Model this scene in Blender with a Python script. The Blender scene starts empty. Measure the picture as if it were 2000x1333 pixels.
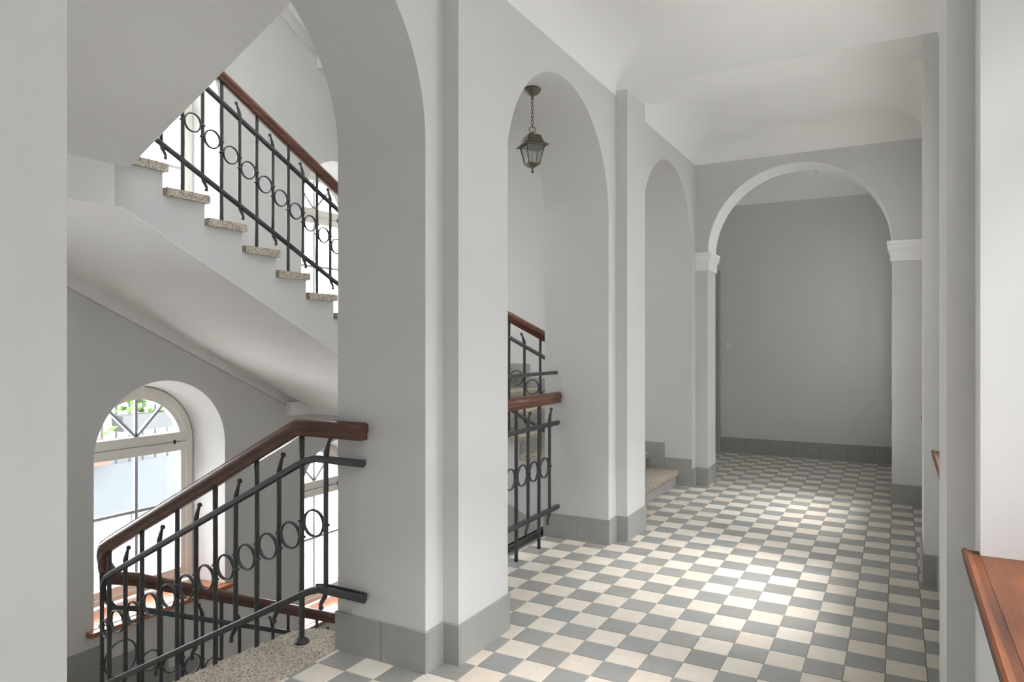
import bpy, bmesh, math, random
from mathutils import Vector, Matrix
random.seed(7)
S = bpy.context.scene
C = S.collection
PI = math.pi

# ------------------------------------------------------------------ camera, sky, exposure
cam_d = bpy.data.cameras.new('camera'); cam = bpy.data.objects.new('camera', cam_d); C.objects.link(cam)
EYE, YAW, FPX = 1.4418, 0.5046, 1366.0
cam.location = (0, 0, EYE); cam.rotation_euler = (PI / 2, 0, YAW)
cam_d.sensor_fit = 'HORIZONTAL'; cam_d.sensor_width = 36.0; cam_d.lens = FPX / 2000 * 36
cam_d.shift_y = 3.5 / 2000; cam_d.clip_start = 0.02; cam_d.clip_end = 200
S.camera = cam
SKY = 10.5
w = bpy.data.worlds.new('overcast_sky'); S.world = w; w.use_nodes = True
nt = w.node_tree; nt.nodes.clear()
bg = nt.nodes.new('ShaderNodeBackground'); out = nt.nodes.new('ShaderNodeOutputWorld')
bg.inputs['Color'].default_value = (0.965, 0.985, 1.0, 1); bg.inputs['Strength'].default_value = SKY
nt.links.new(bg.outputs[0], out.inputs[0])
sl = bpy.data.lights.new('hazy_sun', 'SUN'); sl.energy = 4.6; sl.angle = math.radians(22); sl.color = (1.0, 0.97, 0.93)
so = bpy.data.objects.new('hazy_sun', sl); C.objects.link(so)
_el, _az = math.radians(52), math.radians(16)      # from the street side, slightly behind the camera
so.rotation_euler = Vector((math.cos(_el) * math.cos(_az), -math.cos(_el) * math.sin(_az), math.sin(_el))).to_track_quat('Z', 'Y').to_euler()
S.view_settings.view_transform = 'Standard'; S.view_settings.look = 'None'
S.view_settings.gamma = 1.0; S.view_settings.use_curve_mapping = False
S.view_settings.exposure = 0.56
S.cycles.max_bounces = 16; S.cycles.diffuse_bounces = 12; S.cycles.glossy_bounces = 4
S.cycles.transparent_max_bounces = 16; S.cycles.transmission_bounces = 6
S.cycles.use_denoising = True; S.cycles.sample_clamp_indirect = 20
S.cycles.caustics_reflective = False; S.cycles.caustics_refractive = False

def portal(name, loc, rot, sx, sy):
    d = bpy.data.lights.new(name, 'AREA'); d.shape = 'RECTANGLE'; d.size = sx; d.size_y = sy
    d.cycles.is_portal = True
    o = bpy.data.objects.new(name, d); C.objects.link(o); o.location = loc; o.rotation_euler = rot
    return o

# ------------------------------------------------------------------ materials
def mat(name, col, rough=0.6, spec=0.5, noise=0.0, nscale=6.0, bump=0.0, bscale=60.0, metal=0.0, coat=0.0):
    m = bpy.data.materials.new(name); m.use_nodes = True
    n = m.node_tree; b = n.nodes['Principled BSDF']
    b.inputs['Base Color'].default_value = (*col, 1); b.inputs['Roughness'].default_value = rough
    b.inputs['Specular IOR Level'].default_value = spec; b.inputs['Metallic'].default_value = metal
    if coat: b.inputs['Coat Weight'].default_value = coat; b.inputs['Coat Roughness'].default_value = 0.15
    g = n.nodes.new('ShaderNodeNewGeometry')
    if noise:
        t = n.nodes.new('ShaderNodeTexNoise'); t.inputs['Scale'].default_value = nscale; t.inputs['Detail'].default_value = 4
        n.links.new(g.outputs['Position'], t.inputs['Vector'])
        mx = n.nodes.new('ShaderNodeMix'); mx.data_type = 'RGBA'
        mx.inputs[6].default_value = (*[c * (1 - noise) for c in col], 1); mx.inputs[7].default_value = (*[min(1, c * (1 + noise)) for c in col], 1)
        n.links.new(t.outputs['Fac'], mx.inputs[0]); n.links.new(mx.outputs[2], b.inputs['Base Color'])
    if bump:
        t = n.nodes.new('ShaderNodeTexNoise'); t.inputs['Scale'].default_value = bscale; t.inputs['Detail'].default_value = 3
        n.links.new(g.outputs['Position'], t.inputs['Vector'])
        bp = n.nodes.new('ShaderNodeBump'); bp.inputs['Strength'].default_value = bump; bp.inputs['Distance'].default_value = 0.004
        n.links.new(t.outputs['Fac'], bp.inputs['Height']); n.links.new(bp.outputs[0], b.inputs['Normal'])
    return m

def wood(name, dark, light, scale, axis, rough=0.35, coat=0.3, bands=7.0):
    m = bpy.data.materials.new(name); m.use_nodes = True
    n = m.node_tree; b = n.nodes['Principled BSDF']
    g = n.nodes.new('ShaderNodeNewGeometry'); mp = n.nodes.new('ShaderNodeMapping')
    n.links.new(g.outputs['Position'], mp.inputs['Vector'])
    sc = [scale, scale, scale]; sc[axis] = scale * 0.09; mp.inputs['Scale'].default_value = sc
    t = n.nodes.new('ShaderNodeTexNoise'); t.inputs['Scale'].default_value = 1.0; t.inputs['Detail'].default_value = 6; t.inputs['Distortion'].default_value = 0.8
    n.links.new(mp.outputs[0], t.inputs['Vector'])
    t2 = n.nodes.new('ShaderNodeTexNoise'); t2.inputs['Scale'].default_value = bands; t2.inputs['Detail'].default_value = 4; t2.inputs['Roughness'].default_value = 0.7
    n.links.new(mp.outputs[0], t2.inputs['Vector'])
    ad = n.nodes.new('ShaderNodeMix'); ad.inputs[0].default_value = 0.4
    n.links.new(t.outputs['Fac'], ad.inputs[2]); n.links.new(t2.outputs['Fac'], ad.inputs[3])
    cr = n.nodes.new('ShaderNodeValToRGB'); cr.color_ramp.elements[0].position = 0.33; cr.color_ramp.elements[1].position = 0.68
    cr.color_ramp.elements[0].color = (*dark, 1); cr.color_ramp.elements[1].color = (*light, 1)
    n.links.new(ad.outputs[0], cr.inputs[0]); n.links.new(cr.outputs[0], b.inputs['Base Color'])
    b.inputs['Roughness'].default_value = rough; b.inputs['Coat Weight'].default_value = coat; b.inputs['Coat Roughness'].default_value = 0.12
    return m

def terrazzo(name, base, dark, light, rough=0.55):
    m = bpy.data.materials.new(name); m.use_nodes = True
    n = m.node_tree; b = n.nodes['Principled BSDF']
    g = n.nodes.new('ShaderNodeNewGeometry')
    v = n.nodes.new('ShaderNodeTexVoronoi'); v.inputs['Scale'].default_value = 135
    n.links.new(g.outputs['Position'], v.inputs['Vector'])
    cr = n.nodes.new('ShaderNodeValToRGB'); e = cr.color_ramp.elements
    cr.color_ramp.interpolation = 'CONSTANT'
    e[0].position = 0; e[0].color = (*dark, 1); e[1].position = 0.22; e[1].color = (*base, 1)
    x = e.new(0.62); x.color = (*[c * 1.12 for c in base], 1); x = e.new(0.82); x.color = (*light, 1)
    sp = n.nodes.new('ShaderNodeSeparateColor'); n.links.new(v.outputs['Color'], sp.inputs[0])
    n.links.new(sp.outputs[0], cr.inputs[0])
    t = n.nodes.new('ShaderNodeTexNoise'); t.inputs['Scale'].default_value = 4; t.inputs['Detail'].default_value = 5
    n.links.new(g.outputs['Position'], t.inputs['Vector'])
    r2 = n.nodes.new('ShaderNodeMapRange'); r2.inputs['To Min'].default_value = 0.78; r2.inputs['To Max'].default_value = 1.18
    n.links.new(t.outputs['Fac'], r2.inputs['Value'])
    mu = n.nodes.new('ShaderNodeVectorMath'); mu.operation = 'SCALE'
    n.links.new(cr.outputs[0], mu.inputs[0]); n.links.new(r2.outputs[0], mu.inputs['Scale'])
    n.links.new(mu.outputs[0], b.inputs['Base Color']); b.inputs['Roughness'].default_value = rough
    return m

TILE = 0.16; TX0, TY0 = -0.20973, 4.73477
def tilemat(name, cols, rough):
    m = bpy.data.materials.new(name); m.use_nodes = True
    n = m.node_tree; b = n.nodes['Principled BSDF']
    g = n.nodes.new('ShaderNodeNewGeometry')
    su = n.nodes.new('ShaderNodeVectorMath'); su.operation = 'SUBTRACT'; su.inputs[1].default_value = (TX0, TY0, 0)
    dv = n.nodes.new('ShaderNodeVectorMath'); dv.operation = 'SCALE'; dv.inputs['Scale'].default_value = 1 / TILE
    fl = n.nodes.new('ShaderNodeVectorMath'); fl.operation = 'FLOOR'
    mz = n.nodes.new('ShaderNodeVectorMath'); mz.operation = 'MULTIPLY'; mz.inputs[1].default_value = (1, 1, 0)
    wn = n.nodes.new('ShaderNodeTexWhiteNoise')
    n.links.new(g.outputs['Position'], su.inputs[0]); n.links.new(su.outputs[0], dv.inputs[0]); n.links.new(dv.outputs[0], fl.inputs[0])
    n.links.new(fl.outputs[0], mz.inputs[0]); n.links.new(mz.outputs[0], wn.inputs['Vector'])
    cr = n.nodes.new('ShaderNodeValToRGB'); e = cr.color_ramp.elements
    e[0].color = (*cols[0], 1); e[1].color = (*cols[-1], 1)
    for i, c in enumerate(cols[1:-1]):
        x = e.new((i + 1) / (len(cols) - 1)); x.color = (*c, 1)
    n.links.new(wn.outputs['Value'], cr.inputs[0])
    t = n.nodes.new('ShaderNodeTexNoise'); t.inputs['Scale'].default_value = 14; t.inputs['Detail'].default_value = 5
    n.links.new(g.outputs['Position'], t.inputs['Vector'])
    r2 = n.nodes.new('ShaderNodeMapRange'); r2.inputs['To Min'].default_value = 0.88; r2.inputs['To Max'].default_value = 1.12
    n.links.new(t.outputs['Fac'], r2.inputs['Value'])
    mu = n.nodes.new('ShaderNodeVectorMath'); mu.operation = 'SCALE'
    n.links.new(cr.outputs[0], mu.inputs[0]); n.links.new(r2.outputs[0], mu.inputs['Scale'])
    n.links.new(mu.outputs[0], b.inputs['Base Color'])
    b.inputs['Roughness'].default_value = rough; b.inputs['Specular IOR Level'].default_value = 0.5
    return m

def glassmat(name, tint=(1, 1, 1), refl=0.06):
    m = bpy.data.materials.new(name); m.use_nodes = True
    n = m.node_tree; n.nodes.clear()
    o = n.nodes.new('ShaderNodeOutputMaterial'); mx = n.nodes.new('ShaderNodeMixShader'); mx.inputs[0].default_value = refl
    tr = n.nodes.new('ShaderNodeBsdfTransparent'); tr.inputs[0].default_value = (*tint, 1)
    gl = n.nodes.new('ShaderNodeBsdfGlossy'); gl.inputs['Roughness'].default_value = 0.02
    n.links.new(tr.outputs[0], mx.inputs[1]); n.links.new(gl.outputs[0], mx.inputs[2]); n.links.new(mx.outputs[0], o.inputs[0])
    return m

M_WALL = mat('grey_wall_paint', (0.63, 0.63, 0.628), 0.75, 0.25, 0.02, 1.5, 0.06, 90)
M_CEIL = mat('white_ceiling_paint', (0.85, 0.85, 0.845), 0.8, 0.2, 0.01, 1.5, 0.05, 70)
M_SKIRT = mat('grey_skirting_tile', (0.335, 0.34, 0.325), 0.5, 0.4, 0.07, 9)
M_GROUT = mat('grey_grout', (0.27, 0.26, 0.24), 0.9, 0.1)
M_CREAM = tilemat('cream_cement_tile', [(0.62, 0.555, 0.465), (0.70, 0.645, 0.56), (0.66, 0.605, 0.525), (0.71, 0.67, 0.60), (0.67, 0.58, 0.49)], 0.34)
M_GREY = tilemat('grey_cement_tile', [(0.265, 0.258, 0.24), (0.305, 0.305, 0.295), (0.28, 0.292, 0.288), (0.32, 0.315, 0.298), (0.285, 0.272, 0.26)], 0.34)
M_STONE = terrazzo('speckled_stone', (0.44, 0.385, 0.315), (0.22, 0.19, 0.155), (0.57, 0.52, 0.44))
M_RISER = mat('worn_grey_riser', (0.40, 0.385, 0.375), 0.8, 0.2, 0.12, 12)
M_IRON = mat('forged_iron', (0.042, 0.045, 0.047), 0.42, 0.5, 0.25, 40, 0.25, 120)
M_RAILX = wood('mahogany_rail_x', (0.036, 0.015, 0.011), (0.135, 0.052, 0.033), 30, 0)
M_RAILY = wood('mahogany_rail_y', (0.045, 0.015, 0.010), (0.19, 0.060, 0.032), 30, 1)
M_SILL = wood('varnished_sill_wood', (0.014, 0.0042, 0.003), (0.13, 0.038, 0.009), 8, 1, 0.36, 0.0, 4.0)
M_SILL.node_tree.nodes['Principled BSDF'].inputs['Specular IOR Level'].default_value = 0.3
_r = [n for n in M_SILL.node_tree.nodes if n.type == 'VALTORGB'][0]; _r.color_ramp.elements[0].position = 0.36; _r.color_ramp.elements[1].position = 0.62
M_SILL2 = wood('orange_sill_wood', (0.24, 0.075, 0.03), (0.44, 0.16, 0.065), 14, 1, 0.35, 0.4, 5.0)
M_FRAME = mat('cream_window_paint', (0.80, 0.77, 0.71), 0.5, 0.4, 0.04, 20)
M_MUNT = mat('backlit_muntin_paint', (0.42, 0.44, 0.47), 0.5, 0.4)  # white paint greyed to its backlit look
M_GLASS = glassmat('window_glass')
M_OPAL = bpy.data.materials.new('light_diffuser_glass'); M_OPAL.use_nodes = True  # translucent glass for unseen panes, added to spread daylight evenly
_n = M_OPAL.node_tree; _n.nodes.clear(); _o = _n.nodes.new('ShaderNodeOutputMaterial'); _t = _n.nodes.new('ShaderNodeBsdfTranslucent')
_t.inputs[0].default_value = (0.85, 0.86, 0.86, 1); _n.links.new(_t.outputs[0], _o.inputs[0])
M_LGLASS = glassmat('lantern_glass', (0.92, 0.93, 0.94), 0.16)
M_BRONZE = mat('antique_bronze', (0.12, 0.10, 0.07), 0.45, 0.5, 0.6, 60, 0.2, 150, 0.5)
M_BULB = mat('white_lamp_tube', (0.80, 0.78, 0.70), 0.5)
M_PLAST = mat('white_plastic', (0.72, 0.72, 0.70), 0.4)
M_DARK = mat('dark_metal', (0.05, 0.05, 0.05), 0.5)
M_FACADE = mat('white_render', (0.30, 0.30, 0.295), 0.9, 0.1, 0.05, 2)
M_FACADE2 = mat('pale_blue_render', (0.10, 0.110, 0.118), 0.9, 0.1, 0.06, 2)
M_STREET = mat('added_house_render', (0.42, 0.42, 0.415), 0.9, 0.1, 0.05, 2)
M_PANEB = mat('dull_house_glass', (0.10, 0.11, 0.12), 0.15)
M_PLANTER = mat('grey_planter', (0.06, 0.065, 0.07), 0.7)
M_POT = mat('terracotta_pot', (0.22, 0.07, 0.055), 0.8)
M_LEAF = mat('green_leaf', (0.09, 0.17, 0.04), 0.6, 0.3, 0.3, 15)
M_GROUND = mat('pale_paving', (0.72, 0.71, 0.69), 0.9)
M_DOOR = mat('grey_door_paint', (0.40, 0.40, 0.395), 0.6)

# ------------------------------------------------------------------ mesh helpers
class MB:
    def __init__(s): s.v = []; s.f = []; s.sm = []
    def add(s, V, F, smooth=False):
        o = len(s.v); s.v += [tuple(p) for p in V]
        for f in F: s.f.append([i + o for i in f]); s.sm.append(smooth)
        return s
    def box(s, lo, hi):
        x0, y0, z0 = lo; x1, y1, z1 = hi
        return s.add([(x0, y0, z0), (x1, y0, z0), (x1, y1, z0), (x0, y1, z0), (x0, y0, z1), (x1, y0, z1), (x1, y1, z1), (x0, y1, z1)],
                     [(3, 2, 1, 0), (4, 5, 6, 7), (0, 1, 5, 4), (1, 2, 6, 5), (2, 3, 7, 6), (3, 0, 4, 7)])
    def loft(s, rings, closed=True, caps=True, smooth=False):
        n = len(rings[0]); V = [p for r in rings for p in r]; F = []
        for i in range(len(rings) - 1):
            for j in range(n if closed else n - 1):
                k = (j + 1) % n
                F.append((i * n + j, i * n + k, (i + 1) * n + k, (i + 1) * n + j))
        s.add(V, F, smooth)
        if caps and closed:
            o = len(s.v) - len(V)
            s.f.append([o + j for j in reversed(range(n))]); s.sm.append(False)
            s.f.append([o + (len(rings) - 1) * n + j for j in range(n)]); s.sm.append(False)
        return s
    def tube(s, pts, r, seg=8, up=(0, 0, 1)):
        pts = [Vector(p) for p in pts]; rr = r if isinstance(r, (list, tuple)) else [r] * len(pts)
        rings = []; t0 = None; a = None
        for i, p in enumerate(pts):
            t = (pts[min(i + 1, len(pts) - 1)] - pts[max(i - 1, 0)]).normalized()
            if a is None:
                a = Vector((1, 0, 0)) if abs(t.x) < 0.9 else Vector((0, 1, 0))
                a = (a - t * a.dot(t)).normalized()
            else:
                a = (a - t * a.dot(t)).normalized()
            b = t.cross(a)
            rings.append([p + (a * math.cos(2 * PI * k / seg) + b * math.sin(2 * PI * k / seg)) * rr[i] for k in range(seg)])
        return s.loft(rings, smooth=True)
    def sweep(s, pts, prof, smooth=False):
        pts = [Vector(p) for p in pts]; rings = []
        for i, p in enumerate(pts):
            d1 = (pts[i] - pts[i - 1]).normalized() if i > 0 else None
            d2 = (pts[i + 1] - pts[i]).normalized() if i < len(pts) - 1 else None
            t = (d1 + d2).normalized() if d1 and d2 else (d1 or d2)
            h = Vector((t.x, t.y, 0)).normalized(); side = Vector((h.y, -h.x, 0)); u = side.cross(t).normalized()
            k = 1.0; ks = 1.0
            if d1 and d2:
                c = max(0.5, math.cos(d1.angle(d2) / 2))
                h1 = Vector((d1.x, d1.y)); h2 = Vector((d2.x, d2.y))
                if h1.angle(h2) < 0.02: k = 1 / c
                else: ks = 1 / c
            rings.append([p + side * (a * ks) + u * (b * k) for a, b in prof])
        return s.loft(rings, smooth=smooth)
    def ball(s, c, r, seg=8, rg=6, sz=1.0):
        rings = []
        for i in range(1, rg):
            th = PI * i / rg
            rings.append([(c[0] + r * math.sin(th) * math.cos(2 * PI * k / seg), c[1] + r * math.sin(th) * math.sin(2 * PI * k / seg), c[2] - sz * r * math.cos(th)) for k in range(seg)])
        return s.loft(rings, smooth=True)
    def lathe(s, c, prof, seg=24, rot=0.0):
        rings = [[(c[0] + r * math.cos(rot + 2 * PI * k / seg), c[1] + r * math.sin(rot + 2 * PI * k / seg), c[2] + z) for k in range(seg)] for r, z in prof]
        return s.loft(rings, smooth=seg > 6)
    def ring(s, c, axis, R, r, seg=28, ws=6, wide=None):
        """Torus about AXIS; WIDE stretches the strap along the axis."""
        ax = Vector(axis).normalized(); a = ax.orthogonal().normalized(); b = ax.cross(a)
        V = []; F = []
        for i in range(seg):
            d = a * math.cos(2 * PI * i / seg) + b * math.sin(2 * PI * i / seg)
            for j in range(ws):
                th = 2 * PI * j / ws
                V.append(Vector(c) + d * (R + r * math.cos(th)) + ax * ((wide or r) * math.sin(th)))
        for i in range(seg):
            for j in range(ws):
                F.append((i * ws + j, ((i + 1) % seg) * ws + j, ((i + 1) % seg) * ws + (j + 1) % ws, i * ws + (j + 1) % ws))
        return s.add(V, F, True)
    def prism(s, poly, fn0, fn1, poly1=None):
        """Closed 2-D polygon carried to 3-D by fn0 and fn1, the two ends."""
        return s.loft([[fn0(*p) for p in poly], [fn1(*p) for p in (poly1 or poly)]])
    def mesh(s, name, m, tri=False):
        me = bpy.data.meshes.new(name); me.from_pydata(s.v, [], s.f); me.materials.append(m)
        me.polygons.foreach_set('use_smooth', s.sm)
        bm = bmesh.new(); bm.from_mesh(me)
        bmesh.ops.recalc_face_normals(bm, faces=bm.faces)
        big = [f for f in bm.faces if len(f.verts) > 4]
        if big: bmesh.ops.triangulate(bm, faces=big, ngon_method='EAR_CLIP')
        bm.to_mesh(me); bm.free(); me.update()
        return me
    def obj(s, name, m, parent=None, **kw):
        return link(name, s.mesh(name, m), parent, **kw)

def link(name, data, parent=None, kind=None, label=None, cat=None, group=None, loc=None):
    o = bpy.data.objects.new(name, data); C.objects.link(o)
    if parent: o.parent = parent
    if loc is not None: o.location = loc
    if kind: o['kind'] = kind
    if label: o['label'] = label
    if cat: o['category'] = cat
    if group: o['group'] = group
    return o
def thing(name, label, cat, group=None):
    return link(name, None, None, None, label, cat, group)

def arc(c, r, z, a0, a1, n, rz=None):
    rz = rz or r
    return [(c + r * math.cos(a0 + (a1 - a0) * i / n), z + rz * math.sin(a0 + (a1 - a0) * i / n)) for i in range(n + 1)]

# ------------------------------------------------------------------ dimensions (metres; corridor runs along +y, camera above the origin)
XW, XB, XP = -1.805, -2.31, -1.72          # arcade wall: corridor face, stairwell face, pilaster face
XR, XRP = 0.211, 0.135                     # right wall and its pilasters
YE, YE2 = 7.12, 7.457                      # cross wall with the round arch
YF = 9.432                                 # far wall
YN, YS = 0.985, 7.0                        # stairwell ends
XO, XO2 = -5.79, -6.36                     # outer wall of the stairwell
CORN = 3.245
ARCHES = [(0.985, 2.487, 2.33), (3.203, 4.69, 2.335), (5.40, 7.0, 2.275)]
PIL = [(0.37, 0.83), (2.62, 3.07), (4.84, 5.25)]

# ------------------------------------------------------------------ floor and its tiles
b = MB(); b.box((XB - 0.04, -2.6, -0.25), (XR + 0.02, 9.5, -0.004)); b.box((-2.9, YE2 - 0.1, -0.25), (XB - 0.04, 9.5, -0.004))
floor = b.obj('floor', M_GROUT, None, kind='structure')
REG = [(XW - 0.004, -1.6, XR + 0.004, YE), (XB, ARCHES[0][0], XW, ARCHES[0][1] + 0.01), (XB, ARCHES[1][0], XW, ARCHES[1][1] + 0.01), (-1.99, ARCHES[2][0], XW, YS),
       (-1.70, YE, -0.03, YE2), (-2.8, YE2, XR, YF + 0.004)]
def clip(x0, y0, x1, y1):
    r = []
    for a, c, d, e in REG:
        p, q, u, v = max(x0, a), max(y0, c), min(x1, d), min(y1, e)
        if u - p > 0.012 and v - q > 0.012: r.append((p, q, u, v))
    return r
def tile_mb(mb, x0, y0, x1, y1, z=0.0):
    c = 0.0018
    mb.add([(x0, y0, z - 0.003), (x1, y0, z - 0.003), (x1, y1, z - 0.003), (x0, y1, z - 0.003), (x0 + c, y0 + c, z), (x1 - c, y0 + c, z), (x1 - c, y1 - c, z), (x0 + c, y1 - c, z),
            (x0, y0, z - 0.012), (x1, y0, z - 0.012), (x1, y1, z - 0.012), (x0, y1, z - 0.012)],
           [(4, 5, 6, 7), (0, 1, 5, 4), (1, 2, 6, 5), (2, 3, 7, 6), (3, 0, 4, 7), (8, 9, 1, 0), (9, 10, 2, 1), (10, 11, 3, 2), (11, 8, 0, 3), (11, 10, 9, 8)])
cs, sn = math.cos(YAW), math.sin(YAW)
def px(x, y, z):
    d = -x * sn + y * cs
    if d < 0.1: return None
    return 1000 + FPX * (x * cs + y * sn) / d, 670 - FPX * (z - EYE) / d, d
pieces = []
for i in range(-18, 5):
    for j in range(-40, 32):
        for (x0, y0, x1, y1) in clip(TX0 + i * TILE, TY0 + j * TILE, TX0 + (i + 1) * TILE, TY0 + (j + 1) * TILE):
            g = 0.0012
            p = px((x0 + x1) / 2, (y0 + y1) / 2, 0)
            inside = p and 540 < p[0] < 1860 and p[1] < 1345
            # behind the piers as seen from the corridor: not in view
            if inside and p[0] < 995 and x0 > XW and y0 > 3.1: inside = False
            area = (x1 - x0) * (y1 - y0) / p[2] ** 3 if inside else 0
            pieces.append((area, (i + j) % 2, x0 + g, y0 + g, x1 - g, y1 - g))
pieces.sort(key=lambda t: -t[0])
share = {}
for n, (a, odd, x0, y0, x1, y1) in enumerate(pieces[:300]):
    k = (odd, round(x1 - x0, 4), round(y1 - y0, 4))
    if k not in share:
        mb = MB(); tile_mb(mb, 0, 0, x1 - x0, y1 - y0); share[k] = mb.mesh('tile', M_CREAM if odd else M_GREY)
    link('tile', share[k], floor, loc=(x0, y0, random.uniform(-0.0004, 0.0004)))
fc, fg = MB(), MB()
for (a, odd, x0, y0, x1, y1) in pieces[300:]: tile_mb(fc if odd else fg, x0, y0, x1, y1)
n0 = len(fc.f)
fc.add(fg.v, fg.f)
me = fc.mesh('tile_field', M_CREAM); me.materials.append(M_GREY)
for p in me.polygons: p.material_index = 1 if p.index >= n0 else 0
link('tile_field', me, floor, kind='stuff')

# ------------------------------------------------------------------ arcade wall
def notch_contour(y0, y1, zb, zt, openings):
    """Polygon in (y, z): a wall with arched openings that reach its foot."""
    P = [(y1, zt), (y0, zt), (y0, zb)]
    for a, c, zs in openings:
        h = (c - a) / 2
        P += [(a, zb)] + [(m, z) for m, z in reversed(arc((a + c) / 2, h, zs, 0, PI, 56))] + [(c, zb)]
    return P + [(y1, zb)]
b = MB()
b.prism(notch_contour(-2.6, YE2, 0.0, 3.5, ARCHES), lambda y, z: (XW, y, z), lambda y, z: (XB, y, z))
b.box((XB, -2.6, 3.5), (XW, YE2, 6.9)); b.box((XB, -2.6, -3.8), (XW, YE2, -0.25))
wall_left = b.obj('wall_left', M_WALL, None, kind='structure')
for y0, y1 in PIL:
    MB().box((XW, y0, 0), (XP, y1, 3.285)).obj('pilaster', M_WALL, wall_left)
# right wall with window niches
NICHE = [(0.985, 2.46, 2.40), (3.19, 4.66, 2.40), (5.40, 6.80, 2.08), (7.95, 8.85, 2.40), (-1.28, 0.20, 2.40)]  # the one behind the camera is unseen, added for light
b = MB()
def hole_strips(mb, ys, zb, zt, holes, f0, f1):
    """Wall in vertical strips; HOLES: {y: [(half width at f0, at f1, sill z, spring z)]} bottom to top, each strip ends at a hole's middle."""
    cut = [ys[0]] + sorted(holes) + [ys[1]]
    for a, c in zip(cut[:-1], cut[1:]):
        for end, (f, k) in enumerate(((f0, 0), (f1, 1))):
            P = []
            P += [(a, zb), (c, zb)]
            if c in holes:
                for h in holes[c]:
                    hw, sill, zs = h[k], h[2], h[3]
                    P += [(c, sill), (c - hw, sill)] + [(m, z) for m, z in arc(c, hw, zs, PI, PI / 2, 24)]
            P += [(c, zt), (a, zt)]
            if a in holes:
                for h in reversed(holes[a]):
                    hw, sill, zs = h[k], h[2], h[3]
                    P += [(m, z) for m, z in arc(a, hw, zs, PI / 2, 0, 24)] + [(a + hw, sill), (a, sill)]
            if end == 0: Q = P
        mb.prism(Q, lambda y, z: f0(y, z), lambda y, z: f1(y, z), P)
hole_strips(b, (-2.6, YF + 0.1), 0.0, 3.6, {(a + c) / 2: [((c - a) / 2, (c - a) / 2, 0.775, zs)] for a, c, zs in NICHE},
            lambda y, z: (XR, y, z), lambda y, z: (XR + 0.5, y, z))
wall_right = b.obj('wall_right', M_WALL, None, kind='structure')
for y0, y1 in PIL:
    MB().box((XRP, y0, 0), (XR, y1, 3.285)).obj('pilaster', M_WALL, wall_right)
MB().box((XB, -2.7, 0), (XR + 0.5, -2.6, 3.6)).obj('wall_back', M_WALL, None, kind='structure')

# cross wall with the round arch, white lining, capitals
AX, AH, AZ = -0.865, 0.815, 2.34
b = MB(); P = [(XR, 3.5), (XW, 3.5), (XW, 0), (AX - AH, 0)] + list(reversed(arc(AX, AH, AZ, 0, PI, 56))) + [(AX + AH, 0), (XR, 0)]
b.prism(P, lambda x, z: (x, YE, z), lambda x, z: (x, YE2, z))
wall_end = b.obj('wall_end', M_WALL, None, kind='structure')
b = MB(); A1 = arc(AX, AH + 0.001, AZ, 0, PI, 56); A2 = arc(AX, AH - 0.005, AZ, 0, PI, 56)
b.prism(A1 + list(reversed(A2)), lambda x, z: (x, YE - 0.003, z), lambda x, z: (x, YE2 + 0.003, z))
b.obj('arch_lining', M_CEIL, wall_end)
CAPP = [(0.0, 2.172), (0.014, 2.172), (0.014, 2.255), (0.020, 2.262), (0.030, 2.280), (0.034, 2.295), (0.034, 2.318), (0.040, 2.322), (0.040, 2.352), (0.0, 2.352)]
def capital(name, xa, xb, inner):
    """Impost block round the pier; INNER is the jamb's x, towards the opening."""
    s = 1 if inner > min(xa, xb) + 0.001 else -1
    rings = []
    b = MB()
    for (x, y, ox, oy) in ((xa if s > 0 else xb, YE, 0, -1), (inner, YE, s, -1), (inner, YE2, s, 1), (xa if s > 0 else xb, YE2, 0, 1)):
        rings.append([(x + ox * d, y + oy * d, z) for d, z in CAPP])
    b.loft(rings)
    return b.obj(name, M_CEIL, None, kind='structure')
capital('trim_1', XW + 0.001, -1.68, AX - AH)
capital('trim_2', AX + AH, XR - 0.001, AX + AH)

# far room: walls, door casing, switch, ceiling hook
MB().box((-2.9, YF, 0), (XR + 0.5, YF + 0.12, 3.6)).obj('wall_far', M_WALL, None, kind='structure')
MB().box((-3.0, YE2, 0), (-2.8, YF + 0.1, 3.6)).obj('wall_side', M_WALL, None, kind='structure')
b = MB(); b.box((-2.72, YF - 0.006, 0.0), (-2.15, YF, 2.32))
door = b.obj('door_1', M_DOOR, None, kind='structure')
b = MB()
for d, w0, w1 in ((0.022, -2.15, -2.055), (0.034, -2.085, -2.058)):
    b.box((w0, YF - d, 0), (w1, YF, 2.40))
b.box((-2.78, YF - 0.022, 2.32), (-2.15, YF, 2.40)); b.obj('casing', M_DOOR, door)
t = thing('light_switch', 'small white square light switch on the far grey wall', 'light switch')
b = MB(); b.loft([[(-1.992, YF, 1.353), (-1.910, YF, 1.353), (-1.910, YF, 1.435), (-1.992, YF, 1.435)], [(-1.988, YF - 0.010, 1.357), (-1.914, YF - 0.010, 1.357), (-1.914, YF - 0.010, 1.431), (-1.988, YF - 0.010, 1.431)]])
b.obj('plate', M_PLAST, t)
b = MB(); b.loft([[(-1.975, YF - 0.010, 1.37), (-1.927, YF - 0.010, 1.37), (-1.927, YF - 0.010, 1.418), (-1.975, YF - 0.010, 1.418)], [(-1.973, YF - 0.013, 1.372), (-1.929, YF - 0.013, 1.372), (-1.929, YF - 0.018, 1.416), (-1.973, YF - 0.018, 1.416)]])
b.obj('rocker', M_PLAST, t)

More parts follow.
